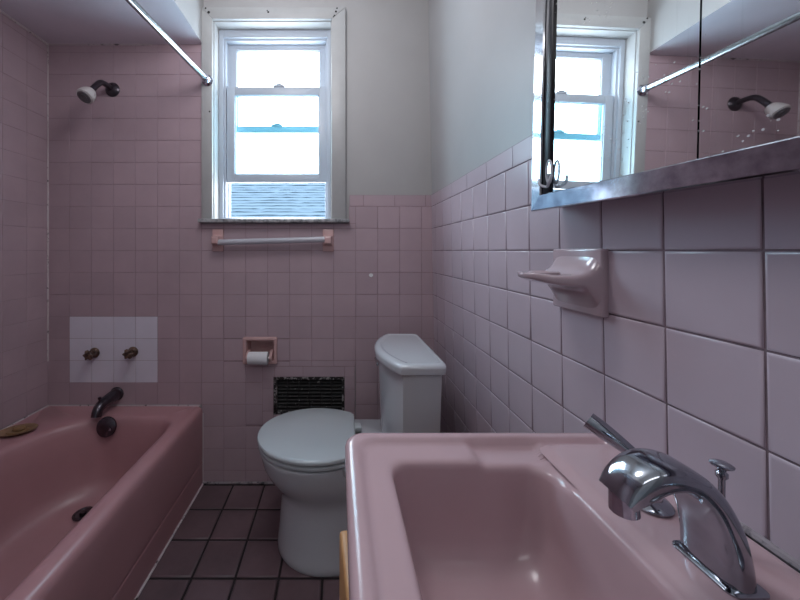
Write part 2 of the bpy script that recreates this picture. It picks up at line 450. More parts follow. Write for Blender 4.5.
# right wall
mb = MB()
ye = [0.3527 + n * T for n in range(-7, 12)] + [D]
orr = (XR + LEAN * EYE, 0, 0)
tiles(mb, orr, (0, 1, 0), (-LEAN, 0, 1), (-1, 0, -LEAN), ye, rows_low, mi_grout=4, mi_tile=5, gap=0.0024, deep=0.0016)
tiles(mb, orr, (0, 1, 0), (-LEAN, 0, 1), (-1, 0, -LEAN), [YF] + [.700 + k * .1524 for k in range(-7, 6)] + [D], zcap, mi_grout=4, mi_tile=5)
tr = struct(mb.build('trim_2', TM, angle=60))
# tub long wall
mb = MB()
tiles(mb, (XL, 0, 0), (0, 1, 0), (0, 0, 1), (1, 0, 0), [YF] + [D - T * k for k in range(18, 0, -1)] + [D], rows_high, mi_tile=3, gap=0.0014, deep=0.0005, rimw=.0016, jit=.3, mi_grout=6)
struct(mb.build('trim_3', TM, angle=60))
# white bead of caulk in the tub corner and under the lowered ceiling
mb = MB()
mb.tube([(XL + .002, D - .002, 0.60), (XL + .002, D - .002, 1.45)], 0.0045, 8)
mb.tube([(XL + .002, D - .002, 1.45), (XL + .002, D - .002, ZSOF)], 0.003, 8)
mb.tube([(XL + .002, 0, ZSOF - .002), (XL + .002, D, ZSOF - .002)], 0.006, 8)
mb.tube([(XL, D - .002, ZSOF - .002), (TUBX - .25, D - .002, ZSOF - .002)], 0.004, 8)
struct(mb.build('trim_4', M['caulk']))
# floor
mb = MB()
fx = [TUBX - .01 - 0.1524 * k for k in range(6, 0, -1)] + [-0.667 + 0.1524 * k for k in range(0, 8)] + [XR + .02]
fx[6] = -0.667
fy = [YF - .02] + [1.443 - .1515 * k for k in range(12, -1, -1)] + [D, ]
fy = sorted(set([round(y, 4) for y in fy if y >= YF - .021] + [1.5945]))
mb.box(XL - .2, XR + .25, YF - .12, yb + .02, -0.1, -0.005, mi=0)
tiles(mb, (0, 0, 0), (1, 0, 0), (0, 1, 0), (0, 0, 1), fx, fy, gap=0.008, deep=0.003, rimw=.008, thick=.02)
struct(mb.build('floor', [M['floor_grout'], M['floor_tile']], angle=60))
# grey dirt line of caulk where floor meets the window wall, and bead along the right-hand rim of the basin
mb = MB(); mb.tube([(TUBX, D - .003, .003), (XR, D - .003, .003)], .006, 8)
struct(mb.build('baseboard_back', M['dirt_caulk']))

# ------------------------------------------------------------------ window
win = bpy.data.objects.new('window_1', None); C.objects.link(win)
wo = ((OX0 + OX1) / 2, D, OZ0); win.location = wo; win['_w'] = wo; struct(win)
# casing boards with mitred corners
cy0, cy1 = D - 0.016, D + W
cX0, cX1, cZ1 = bx_(202.6), bx_(345.5), bz_(9.5)
def board(mb, quad, y0, y1, bev=.003):
    bm = bmesh.new()
    lo = [bm.verts.new((x, y0, z)) for x, z in quad]; hi = [bm.verts.new((x, y1, z)) for x, z in quad]
    bm.faces.new(lo); bm.faces.new(list(reversed(hi)))
    for k in range(len(quad)): bm.faces.new((lo[k], hi[k], hi[(k + 1) % len(quad)], lo[(k + 1) % len(quad)]))
    bmesh.ops.recalc_face_normals(bm, faces=bm.faces)
    bmesh.ops.bevel(bm, geom=list(bm.edges), offset=bev, segments=2, profile=.5, affect='EDGES')
    mb.bm(bm)
zsill = bz_(219.6)
for nm, q in (('casing', [(cX0, zsill), (OX0, zsill), (OX0, OZ1), (cX0, cZ1)]),
              ('casing', [(OX1, zsill), (cX1, zsill), (cX1, cZ1), (OX1, OZ1)]),
              ('casing', [(cX0, cZ1), (OX0, OZ1), (OX1, OZ1), (cX1, cZ1)])):
    mb = MB(); board(mb, q, cy0, cy1); cs = mb.build(nm, M['wood_white'], win)
# nail holes and chips at the mitres
mb = MB()
for px, py, r in ((210, 14.8, .007), (207, 8.6, .0045), (269, 14.5, .005), (268, 13, .003), (336, 14, .005), (337, 10.5, .004), (334.5, 18, .004), (333.5, 19.2, .003), (211, 113, .004)):
    x, z = bx_(px), bz_(py); x = min(max(x, cX0 + .006), cX1 - .006); z = min(z, cZ1 - .006)
    mb.lathe([(r * .7, 0), (r, .0008), (r * .6, .0016)], (x, cy0 + .0004, z), (0, -1, 0), 9)
mb.build('nail_hole', M['hole'], win)
# painted jamb lining
mb = MB()
jy0, jy1 = D + W, D + .135
mb.box(OX0 - .001, OX0 + .004, D + .002, jy1, OZ0, OZ1); mb.box(OX1 - .004, OX1 + .001, D + .002, jy1, OZ0, OZ1)
mb.box(OX0, OX1, D + .002, jy1, OZ1 - .004, OZ1 + .001); mb.box(OX0, OX1, D + .002, jy1, OZ0 - .001, OZ0 + .004)
mb.build('jamb', M['wood_white'], win, smooth=False)
# marble sill
mb = MB(); mb.box(bx_(200.5), bx_(349.5), D - .034, D + .01, bz_(223.0), bz_(219.4), .003)
mb.build('sill', M['marble'], win)
# vinyl frame with stepped tracks
FY = D + .06
FX0, FX1, FZ0, FZ1 = OX0 + .004, OX1 - .004, OZ0 + .004, OZ1 - .004
def rect_frame(mb, x0, x1, z0, z1, wl, wr, wb, wt, y0, y1, bev=.002):
    mb.box(x0, x0 + wl, y0, y1, z0, z1, bev); mb.box(x1 - wr, x1, y0, y1, z0, z1, bev)
    mb.box(x0 + wl * .98, x1 - wr * .98, y0 + .0005, y1 - .0005, z0, z0 + wb, bev); mb.box(x0 + wl * .98, x1 - wr * .98, y0 + .0005, y1 - .0005, z1 - wt, z1, bev)
mb = MB()
rect_frame(mb, FX0, FX1, FZ0, FZ1, .022, .018, .012, .038, FY, FY + .075)
rect_frame(mb, FX0 + .02, FX1 - .016, FZ0 + .01, FZ1 - .036, .012, .010, .008, .012, FY + .012, FY + .075)
rect_frame(mb, FX0 + .03, FX1 - .024, FZ0 + .016, FZ1 - .046, .008, .008, .006, .022, FY + .045, FY + .075)
mb.build('frame', M['vinyl'], win)
# upper sash (outer track)
def sash(name, x0, x1, z0, z1, gx0, gx1, gz0, gz1, y0, y1, gm, lockx, lockz):
    mb = MB()
    rect_frame(mb, x0, x1, z0, z1, gx0 - x0, x1 - gx1, gz0 - z0, z1 - gz1, y0, y1, .003)
    rect_frame(mb, gx0 - .005, gx1 + .005, gz0 - .005, gz1 + .005, .009, .009, .008, .008, y0 + .006, y1 - .006, .002)
    s = mb.build(name, M['vinyl'], win)
    mb = MB(); mb.box(gx0 - .004, gx1 + .004, (y0 + y1) / 2 - .002, (y0 + y1) / 2 + .002, gz0 - .004, gz1 + .004)
    mb.build('glass', gm, s, smooth=False)
    mb = MB(); mb.box(lockx - .028, lockx + .028, y0 - .004, y0 + .016, lockz - .002, lockz + .009, .003)
    mb.box(lockx - .012, lockx + .018, y0 - .008, y0 + .008, lockz + .006, lockz + .013, .003)
    mb.build('lock', M['vinyl'], s)
    return s
pl = (D + .078) / 327.0; pu = (D + .118) / 327.0
sash('lower_sash', (227 - 339) * pl, (327.5 - 339) * pl, EYE + (250.5 - 182.5) * pl, EYE + (250.5 - 87) * pl,
     (235 - 339) * pl, (319 - 339) * pl, EYE + (250.5 - 174) * pl, EYE + (250.5 - 95.5) * pl, D + .074, D + .098, M['frosted'], (279 - 339) * pl, EYE + (250.5 - 87) * pl)
sash('upper_sash', (229.5 - 339) * pu, (327 - 339) * pu, EYE + (250.5 - 133.5) * pu, EYE + (250.5 - 45.5) * pu,
     (237.5 - 339) * pu, (320 - 339) * pu, EYE + (250.5 - 127) * pu, EYE + (250.5 - 52) * pu, D + .106, D + .128, M['glass'], (277 - 339) * pu, EYE + (250.5 - 127) * pu)

# neighbour's shingled roof outside
mb = MB()
Lr = []
n = 26
for k in range(n + 1):
    t = k / n; y = 3.6 + 2.6 * t; z = 1.05 + 1.5 * t
    Lr.append((y, z))
vs = []; fs = []
for k in range(n):
    y0, z0 = Lr[k]; y1, z1 = Lr[k + 1]
    o = len(vs)
    nx = 60
    for q in range(nx + 1):
        x = -4.5 + 6.3 * q / nx; jz = random.uniform(-.008, .008); jy = random.uniform(-.008, .008)
        vs += [(x, y0 - .010 + jy, z0 + .012 + jz), (x, y1 - .010, z1 + .004), (x, y0 + .004, z0 + .002)]
    for q in range(nx):
        a = o + q * 3
        fs += [(a, a + 3, a + 4, a + 1), (a + 2, a + 5, a + 3, a)]
o = len(vs); vs += [(-4.5, 3.6, .6), (1.8, 3.6, .6), (-4.5, 6.2, .6), (1.8, 6.2, .6), (-4.5, 6.2, 2.55), (1.8, 6.2, 2.55), (-4.5, 3.6, 1.05), (1.8, 3.6, 1.05)]
fs += [(o, o + 1, o + 3, o + 2), (o + 2, o + 3, o + 5, o + 4), (o, o + 6, o + 4, o + 2), (o + 1, o + 3, o + 5, o + 7), (o, o + 1, o + 7, o + 6)]
mb.add(vs, fs)
tag(mb.build('neighbor_roof', M['shingle'], smooth=False), 'pale grey shingled roof slope seen outside through the gap under the raised sash', 'roof')

# ------------------------------------------------------------------ bathtub
TZ = 0.381
tub = thing('bathtub', 'rose pink built-in bathtub with tall straight apron along the tiled wall', 'bathtub', (-1.05, .85, 0))
tx0, tx1, ty0, ty1 = XL + .002, TUBX, 0.08, D - .002
def tin(dx0, dx1, dy0, dy1, z, grow=0.0, k=1.0):
    r = [(.075 * k + grow, .12 * k + grow), (.24 * k, .34 * k), (.16 * k, .22 * k), (.07 * k + grow, .16 * k)]
    return rrect(-1.285 + dx0, -.735 - dx1, .20 + dy0, 1.497 - dy1, r, z)
def tout(ins, z, r=.004): return rrect(tx0 + ins * .2, tx1 - ins, ty0 + ins * .2, ty1 - ins * .2, r + ins * .3, z)
rings = [tout(0.0, 0.0), tout(0, .04), tout(0, .100), tout(0, .106), tout(0, .108), tout(.0022, .112), tout(.0022, .119), tout(0, .123), tout(0, .125), tout(0, .132), tout(0, .20), tout(0, .30), tout(0, TZ - .030), tout(.003, TZ - .016), tout(.010, TZ - .006), tout(.024, TZ)]
rings += [tin(-.022, -.022, -.022, -.018, TZ), tin(-.010, -.010, -.01, -.008, TZ - .0015), tin(0, 0, 0, 0, TZ - .007), tin(.006, .006, .008, .006, TZ - .018),
          tin(.012, .010, .02, .012, TZ - .04), tin(.022, .016, .05, .020, TZ - .10), tin(.034, .025, .10, .028, TZ - .18), tin(.046, .035, .16, .036, TZ - .25),
          tin(.060, .048, .19, .050, TZ - .285), tin(.085, .07, .215, .075, TZ - .308), tin(.12, .10, .25, .11, TZ - .319), tin(.18, .15, .33, .2, TZ - .324)]
mb = MB(); mb.loft(rings, True, True)
body = mb.build('body', M['tub'], tub, angle=50)
mb = MB()
mb.lathe([(.040, -.01), (.044, -.002), (.043, .004), (.036, .008), (.0, .010)], (-1.045, 1.470, .348), (0, -1, .18), 40)
mb.lathe([(.009, 0), (.009, .003), (0, .004)], (-1.027, 1.461, .345), (0, -1, .18), 16, 0)
ov = mb.build('overflow_plate', M['spout'], tub)
mb = MB(); mb.lathe([(.006, 0), (.006, .0025), (0, .003)], (-1.022, 1.4595, .342), (0, -1, .18), 14); mb.build('screw', M['chrome_worn'], ov)
mb = MB(); mb.lathe([(.036, 0), (.036, .004), (.028, .006), (.026, .003), (.012, .002), (.010, .012), (0, .014)], (-1.045, 1.335, .0650), (0, 0, 1), 32)
mb.build('drain', M['spout'], tub)
mb = MB(); mb.tube([(tx0 + .004, ty0 + .01, TZ + .001), (tx0 + .004, ty1 - .003, TZ + .001), (TUBX - .01, ty1 - .003, TZ + .001)], .0045, 8)
mb.tube([(TUBX + .002, .09, .001), (TUBX + .002, D - .01, .001)], .005, 8)
mb.tube([(TUBX + .001, D - .003, .0), (TUBX + .001, D - .003, TZ - .03)], .003, 8)
mb.build('caulk', M['caulk'], tub)
tub['label'] = 'rose pink built-in bathtub with tall straight apron along the tiled wall'

# tub spout
sx, sz = -1.088, 0.440
sp_ = thing('tub_spout', 'tarnished chrome tub spout on the tile above the bathtub rim', 'faucet', (sx, D, sz))
mb = MB()
pth = smooth_path([(sx, D, sz), (sx, D - .05, sz - .001), (sx, D - .10, sz - .006), (sx, D - .128, sz - .018), (sx, D - .138, sz - .045)], 6)
n = len(pth); mb.tube(pth, [.029 - .008 * min(1, k / (n - 1) * 1.3) for k in range(n)], 24)
mb.build('body', M['spout'], sp_)
mb = MB(); mb.lathe([(.032, 0), (.033, .005), (.029, .012)], (sx, D, sz), (0, -1, 0), 28); mb.build('flange', M['bronze'], sp_)
mb = MB(); mb.lathe([(.004, 0), (.004, .012), (.007, .014), (.007, .022), (0, .024)], (sx, D - .118, sz + .012), (0, 0, 1), 14); mb.build('diverter_knob', M['spout'], sp_)

# valve stems
def valve(px, py, label):
    x, z = bx_(px), bz_(py)
    t = thing('shower_valve_stem', label, 'valve', (x, D, z), 'bare valve stems above the tub')
    mb = MB(); mb.lathe([(.024, 0), (.025, .004), (.021, .010), (.017, .014), (.017, .02)], (x, D, z), (0, -1, 0), 26); mb.build('escutcheon', M['rust'], t)
    mb = MB(); mb.lathe([(.013, .006), (.013, .034), (.011, .035), (.011, .056)], (x, D, z), (0, -1, 0), 20); mb.build('stem', M['rust'], t)
    mb = MB(); rr = []
    for h, s in ((.030, .8), (.033, 1), (.046, 1), (.051, .75), (.053, .3)):
        rr.append([Vector((x + math.cos(a) * (.021 + .004 * math.cos(6 * a)) * s, D - h, z + math.sin(a) * (.021 + .004 * math.cos(6 * a)) * s)) for a in [2 * PI * k / 48 for k in range(48)]])
    mb.loft(rr); mb.build('knob', M['rust'], t)
valve(95, 352.5, 'rusty valve stem on the lilac tile patch, nearer the tub corner')
valve(133.5, 351.5, 'rusty valve stem on the lilac tile patch, nearer the window')

# shower head
hx, hz = bx_(113), bz_(90)
sh = thing('wall_shower', 'white shower head on a dark bent arm high above the tub', 'shower head', (hx, D, hz))
mb = MB(); mb.lathe([(.034, 0), (.035, .004), (.028, .012), (.014, .018)], (hx, D, hz), (0, -1, 0), 30); mb.build('flange', M['bronze'], sh)
mb = MB(); mb.tube(smooth_path([(hx, D, hz), (hx, D - .05, hz + .002), (hx, D - .085, hz - .008), (hx - .004, D - .120, hz - .050), (hx - .006, D - .134, hz - .075)], 7), .0125, 18); mb.build('arm', M['bronze'], sh)
hb = Vector((hx - .006, D - .130, hz - .068)); ha = Vector((-.10, -.62, -.78)).normalized()
mb = MB(); mb.lathe([(.014, 0), (.020, .004), (.026, .014), (.031, .028), (.034, .044), (.033, .054), (.027, .058)], hb, ha, 32); hd = mb.build('head', M['white_plastic'], sh)
mb = MB(); mb.lathe([(.027, .0575), (.027, .060), (.020, .061), (.020, .0585), (.014, .0585), (.014, .063), (.010, .063), (.010, .060), (0, .060)], hb, ha, 30); mb.build('nozzle', M['grey_plastic'], hd)

# curtain rod
ra = Vector((bx_(207) * .985, D - .016, bz_(81.5) - .005)); rb = Vector((-.845, YF, ra.z + .012))
rod = thing('shower_curtain_rod', 'long chrome shower curtain rod from the window casing toward the viewer', 'curtain rod', tuple(ra))
mb = MB(); mb.tube([ra, rb], .0128, 20); mb.build('rod', M['chrome_rod'], rod)
for p, ax in ((ra, (rb - ra)), (rb, (ra - rb))):
    mb = MB(); d = Vector((0, -1, 0)) if p is ra else Vector((0, 1, 0))
    mb.lathe([(.026, 0), (.027, .004), (.020, .010), (.017, .014), (.017, .03), (.0135, .032)], p, d, 26); mb.build('flange', M['chrome_worn'], rod)

# soap dish on tub corner
dx, dy = -1.338, 1.362
sd = thing('soap_dish', 'brown oval soap dish on the corner of the pink tub rim', 'soap dish', (dx, dy, TZ))
def oval(a, b, z, rot=.35, n=40):
    a *= .80; b *= .80
    return [Vector((dx + a * math.cos(t) * math.cos(rot) - b * math.sin(t) * math.sin(rot), dy + a * math.cos(t) * math.sin(rot) + b * math.sin(t) * math.cos(rot), TZ + z)) for t in [2 * PI * k / n for k in range(n)]]
mb = MB(); mb.loft([oval(.050, .033, .0005), oval(.056, .038, .003), oval(.074, .052, .010), oval(.082, .058, .013), oval(.083, .059, .0145), oval(.081, .057, .0155), oval(.072, .050, .012), oval(.055, .037, .006), oval(.02, .012, .005)])
mb.build('dish', M['shell'], sd)
mb = MB(); mb.loft([oval(.045, .030, .0065), oval(.048, .032, .0085), oval(.044, .029, .0105)])
mb.build('drain_insert', M['soap'], sd)
mb = MB()
def soapr(a, b, z): return [Vector((dx + .003 + a * .85 * math.cos(t), dy + .002 + b * .85 * math.sin(t), TZ + z)) for t in [2 * PI * k / 28 for k in range(28)]]
mb.loft([soapr(.022, .015, .0108), soapr(.028, .019, .0135), soapr(.028, .019, .020), soapr(.022, .015, .025), soapr(.009, .006, .0265)])
tag(mb.build('soap_bar', M['soap']), 'small worn amber sliver of soap lying in the brown soap dish', 'soap')

# ------------------------------------------------------------------ towel bar
tz_ = bz_(240.5)
tw = thing('towel_bar', 'clear acrylic towel bar on two pink ceramic posts below the window', 'towel bar', (bx_(274), D, tz_))
for px in (218.3, 328.2):
    x = bx_(px)
    mb = MB(); mb.box(x - .027, x + .027, D - .010, D + .001, bz_(251.5), bz_(229.3), .004)
    rr = []
    for h, s in ((.008, 1.0), (.02, .72), (.032, .62), (.044, .66), (.050, .60), (.053, .42)):
        rr.append([Vector((x + a * s, D - h, tz_ + b * s)) for a, b in [(.025, .028), (-.025, .028), (-.025, -.028), (.025, -.028)]])
    mb.loft(rr)
    mb.build('post', M['ceramic'], tw, angle=25)
mb = MB(); mb.tube([(bx_(218.3) + .012, D - .034, tz_ - .0105), (bx_(328.2) - .012, D - .034, tz_ + .0045)], .0140, 20)
br = mb.build('bar', M['milky'], tw); br['label'] = 'clouded clear acrylic bar'

# ------------------------------------------------------------------ toilet paper holder
hx_, hz_ = (HX0 + HX1) / 2, (HZ0 + HZ1) / 2
ph = thing('toilet_paper_holder', 'recessed pink ceramic toilet paper holder in the window wall', 'toilet paper holder', (hx_, D, HZ0))
mb = MB()
w_ = .017
def fr(ins, y): return rrect(HX0 + ins, HX1 - ins, HZ0 + ins, HZ1 - ins, max(.004, .008 - ins * .2), 0, 5, 3), y
rr = []
for ins, y in ((0, D + .003), (0, D - .008), (.004, D - .014), (.012, D - .014), (.017, D - .009), (.020, D + .03), (.024, D + .055), (.05, D + .06)):
    rr.append([Vector((p.x, y, p.y)) for p in rrect(HX0 + ins, HX1 - ins, HZ0 + ins, HZ1 - ins, .007, 0, 5, 3)])
mb.loft(rr, False, True); mb.build('frame', M['ceramic'], ph, angle=30)
rz = HZ0 + .036
for s in (-1, 1):
    x = hx_ + s * .057
    mb = MB(); 
    mb.loft([[Vector((x + s * q * .5 - .0, D + a, rz + b)) for a, b in ((.01, .030), (.01, -.020), (-.012, -.018), (-.036, -.010), (-.040, .002), (-.036, .012), (-.012, .026))] for q in (-.012, .012)])
    mb.build('arm', M['ceramic'], ph, angle=30)
mb = MB(); mb.tube([(hx_ - .057, D - .026, rz), (hx_ + .057, D - .026, rz)], .008, 16); mb.build('roller', M['white_plastic'], ph)
mb = MB()
mb.lathe([(.0105, -.047), (.0285, -.047), (.0295, -.0455), (.0295, .0455), (.0285, .047), (.0105, .047)], (hx_ - .004, D - .026, rz), (1, 0, 0), 40)
tp = thing('toilet_paper_roll', 'nearly used up white toilet paper roll on the pink ceramic holder', 'toilet paper', (hx_ - .004, D - .026, rz - .0295))
mb.build('paper', M['paper'], tp)
mb = MB(); mb.lathe([(.0095, -.048), (.0118, -.048), (.0118, .048), (.0095, .048)], (hx_ - .004, D - .026, rz), (1, 0, 0), 28); mb.build('core', M['card'], tp)

# ------------------------------------------------------------------ wall register
vg = thing('wall_register', 'black rusty metal air register low in the wall behind the toilet', 'vent', ((VX0 + VX1) / 2, D, VZ0))
mb = MB(); rect_frame(mb, VX0 + .001, VX1 - .001, VZ0 + .001, VZ1 - .001, .016, .012, .012, .014, D + .001, D + .012, .002); mb.build('frame', M['register_rim'], vg)
for k in range(9):
    z = VZ1 - .026 - k * .0175
    mb = MB(); mb.box(VX0 + .014, VX1 - .011, -.009, .009, -.0012, .0012)
    mb.v = [(x, D + .014 + y * .8 , z + zz + y * .55) for x, y, zz in mb.v]
    mb.build('louver', M['black_metal'], vg, smooth=False)
for k in range(5):
    x = VX0 + .014 + (k + 1) * (VX1 - VX0 - .025) / 6
    mb = MB(); mb.box(x - .0018, x + .0018, D + .004, D + .007, VZ0 + .012, VZ1 - .013); mb.build('bar', M['black_metal'], vg, smooth=False)
mb = MB(); mb.box(VX0 + .002, VX1 - .002, D + .05, D + .055, VZ0, VZ1); mb.build('duct_back', M['dark'], vg, smooth=False)

# ------------------------------------------------------------------ toilet
cy = 1.300
toi = thing('toilet', 'white two-piece toilet with closed lid standing beside the wash basin', 'toilet', (0.03, cy, 0))
def egg(xf, xb, hw, z, xm=None, n=56, flat=None, yc=cy, pw=1.0):
    if xm is None: xm = xf + (xb - xf) * .56
    pts = []
    for k in range(n):
        t = 2 * PI * k / n; c, s = math.cos(t), math.sin(t)
        x = xm + (c * (xb - xm) if c > 0 else c * (xm - xf))
        e = 1.0 if c <= 0 else pw
        y = yc + hw * math.copysign(abs(s) ** e, s)
        if flat is not None: x = min(x, flat)
        pts.append(Vector((x, y, z)))
    return pts
RZ = .383
rings = [egg(-.240, .22, .158, 0, -.06), egg(-.243, .22, .161, .008, -.06), egg(-.241, .22, .158, .03, -.06), egg(-.234, .22, .146, .09, -.06), egg(-.229, .22, .136, .16, -.06),
         egg(-.229, .21, .130, .200, -.06), egg(-.236, .20, .135, .225, -.065), egg(-.254, .19, .149, .252, -.075), egg(-.278, .17, .168, .285, -.085), egg(-.297, .14, .182, .320, -.09), egg(-.307, .12, .187, .36, -.095),
         egg(-.312, .11, .190, .374, -.095), egg(-.311, .11, .189, RZ - .003, -.095), egg(-.297, .105, .178, RZ, -.095), egg(-.25, .06, .135, RZ, -.095), egg(-.24, .05, .125, RZ - .02, -.095), egg(-.18, 0, .08, RZ - .12, -.095)]
mb = MB(); mb.loft(rings)
# rear deck that carries the tank
rings = []
for z, x0, x1, hw, r in ((.20, .0, .30, .085, .03), (.27, .0, .32, .10, .03), (.33, .0, .34, .15, .035), (.36, .0, .345, .17, .035), (RZ - .004, .0, .347, .172, .035), (RZ, .004, .343, .168, .033)):
    rings.append(rrect(x0, x1, cy - hw, cy + hw, r, z, 6, 4))
mb.loft(rings)
mb.build('bowl', M['china'], toi, angle=50)
def slab(rings_, name, mat, par=toi):
    mb = MB(); mb.loft(rings_); return mb.build(name, mat, par, angle=45)
fl = .066
# seat
rs = [egg(-.304, .14, .179, RZ + .005, -.09, flat=fl), egg(-.317, .14, .191, RZ + .008, -.09, flat=fl), egg(-.317, .14, .191, RZ + .015, -.09, flat=fl), egg(-.311, .14, .186, RZ + .019, -.09, flat=fl),
      egg(-.24, .05, .12, RZ + .020, -.09, flat=fl), egg(-.235, .045, .115, RZ + .012, -.09, flat=fl), egg(-.24, .05, .12, RZ + .003, -.09, flat=fl)]
mb = MB(); mb.loft(rs + [rs[0]], False, False); mb.build('seat', M['seat'], toi, angle=45)
lz = RZ + .0235
slab([egg(-.303, .14, .180, lz + .001, -.09, flat=fl), egg(-.320, .14, .194, lz + .004, -.09, flat=fl), egg(-.321, .14, .195, lz + .010, -.09, flat=fl), egg(-.318, .14, .192, lz + .016, -.09, flat=fl - .002), egg(-.307, .13, .182, lz + .0195, -.09, flat=fl - .008),
      egg(-.20, .06, .11, lz + .0215, -.09, flat=fl - .02)], 'lid', M['seat'])
for s in (-1, 1):
    mb = MB(); mb.box(.060, .094, cy + s * .075 - .022, cy + s * .075 + .022, RZ + .001, RZ + .026, .006, 3); mb.build('hinge', M['seat'], toi)
# tank: D plan, bowed front towards -X
tcy = 1.300
def dee(xend, xmid, xb, hw, z, n=20, r=.02):
    pts = []
    for k in range(n + 1):
        y = tcy - hw + 2 * hw * k / n; q = (y - tcy) / hw
        x = xend + (xmid - xend) * (1 - q * q)
        pts.append((x, y))
    pts.append((xb - r, tcy + hw)); pts.append((xb - r * .3, tcy + hw - r * .3)); pts.append((xb, tcy + hw - r))
    pts.append((xb, tcy - hw + r)); pts.append((xb - r * .3, tcy - hw + r * .3)); pts.append((xb - r, tcy - hw))
    return [Vector((x, y, z)) for x, y in pts]
TL = .760
mb = MB(); mb.loft([dee(.235, .205, .330, .150, RZ + .001), dee(.222, .178, .343, .172, RZ + .012), dee(.218, .166, .350, .184, RZ + .05), dee(.217, .160, .353, .194, TL - .13), dee(.216, .157, .355, .199, TL - .046), dee(.216, .157, .355, .199, TL - .038)])
mb.build('tank', M['china'], toi, angle=40)
lidr = [dee(.214, .152, .358, .203, TL - .039), dee(.208, .144, .363, .209, TL - .035), dee(.206, .142, .365, .211, TL - .016), dee(.208, .144, .364, .210, TL - .009), dee(.214, .151, .360, .205, TL - .003), dee(.224, .162, .353, .197, TL),
        dee(.230, .169, .349, .191, TL - .0005), dee(.234, .174, .346, .187, TL - .003), dee(.238, .179, .343, .183, TL - .003), dee(.26, .22, .32, .13, TL - .002)]
slab(lidr, 'tank_lid', M['china'])
mb = MB(); mb.lathe([(.012, 0), (.012, .004), (.006, .006), (.006, .014)], (.172, 1.41, TL - .085), (-1, 0, 0), 18)
mb.box(.153, .161, 1.34, 1.418, TL - .092, TL - .080, .003); mb.build('flush_lever', M['chrome'], toi)

# ------------------------------------------------------------------ wash basin on its vanity
SZ = .823
SX0, SX1, SY0, SY1 = .010, .4545, .076, .578
snk = thing('wash_basin', 'pink porcelain wash basin with raised rim in the foreground', 'sink', (.23, .327, SZ - .17))
def so(ins, z, r=.03): return rrect(SX0 + ins, SX1 - ins * .3, SY0 + ins, SY1 - ins, [(.012, .012), (r, r), (r, r), (.012, .012)], z, 10, 48)
def si(a, b, c, d, z, r=(.032, .028, .04, .04)): return rrect(.080 + a, .318 - b, .150 + c, .504 - d, [(q, q) for q in r], z, 10, 48)
def lerp(r0, r1, t): return [p.lerp(q, t) for p, q in zip(r0, r1)]
rings = [so(.060, SZ - .1525), so(.020, SZ - .07), so(.004, SZ - .035), so(0, SZ - .028, .03), so(0, SZ - .012), so(.0015, SZ - .006), so(.005, SZ - .0015), so(.010, SZ), so(.017, SZ + .0003), so(.022, SZ - .001), so(.026, SZ - .0045), so(.031, SZ - .007), so(.036, SZ - .0075)]
e0 = so(.036, SZ - .0075); e1 = si(-.010, -.010, -.01, -.008, SZ - .008)
rings += [lerp(e0, e1, t) for t in (.12, .24, .36, .48, .6, .72, .84)]
rings += [e1, si(-.004, -.004, -.004, -.003, SZ - .0095), si(-.001, 0, 0, 0, SZ - .013), si(.001, .002, .001, .001, SZ - .020), si(.004, .006, .003, .003, SZ - .05),
          si(.008, .011, .008, .006, SZ - .09), si(.014, .018, .014, .011, SZ - .120), si(.026, .032, .026, .022, SZ - .139), si(.048, .055, .05, .045, SZ - .148), si(.08, .09, .10, .10, SZ - .151), si(.10, .11, .15, .15, SZ - .152, (.015,) * 4)]
def sst(a, b, x):
    t = min(1, max(0, (x - a) / (b - a))); return t * t * (3 - 2 * t)
for r in rings:
    for p in r:
        if p.z > SZ - .0305 and p.y > .44:
            w = sst(.212, .226, p.x) * (1 - sst(.322, .338, p.x)) * (1 - sst(.548, .560, p.y)) * sst(.44, .47, p.y)
            p.z -= .0075 * w
mb = MB(); mb.loft(rings); mb.build('bowl', M['sink'], snk, angle=50)
# raised faucet deck along the wall
mb = MB()
def dk(i, z): return rrect(.338 + i, .4535, .100 + i, .540 - i, [(.004, .004), (.03, .03), (.03, .03), (.004, .004)], z, 8, 6)
mb.loft([dk(-.012, SZ - .0085), dk(-.006, SZ - .0065), dk(.0, SZ - .0015), dk(.005, SZ), dk(.02, SZ)]); mb.build('faucet_deck', M['sink'], snk, angle=60)
mb = MB(); mb.lathe([(.022, 0), (.022, .002), (.016, .003), (.014, .001), (.013, .008), (0, .010)], (.19, .327, SZ - .1515), (0, 0, 1), 28); mb.build('drain', M['faucet'], snk)
mb = MB(); mb.tube([(xw(SZ) - .0005, .09, SZ + .001), (xw(SZ) - .0005, SY1 - .012, SZ + .001)], .0055, 8); mb.build('caulk', M['dirt_caulk'], snk)

# faucet
fy, fz = .327, SZ
fau = thing('basin_faucet', 'chrome wide-arched faucet with lever handle on the pink wash basin', 'faucet', (.37, fy, fz))
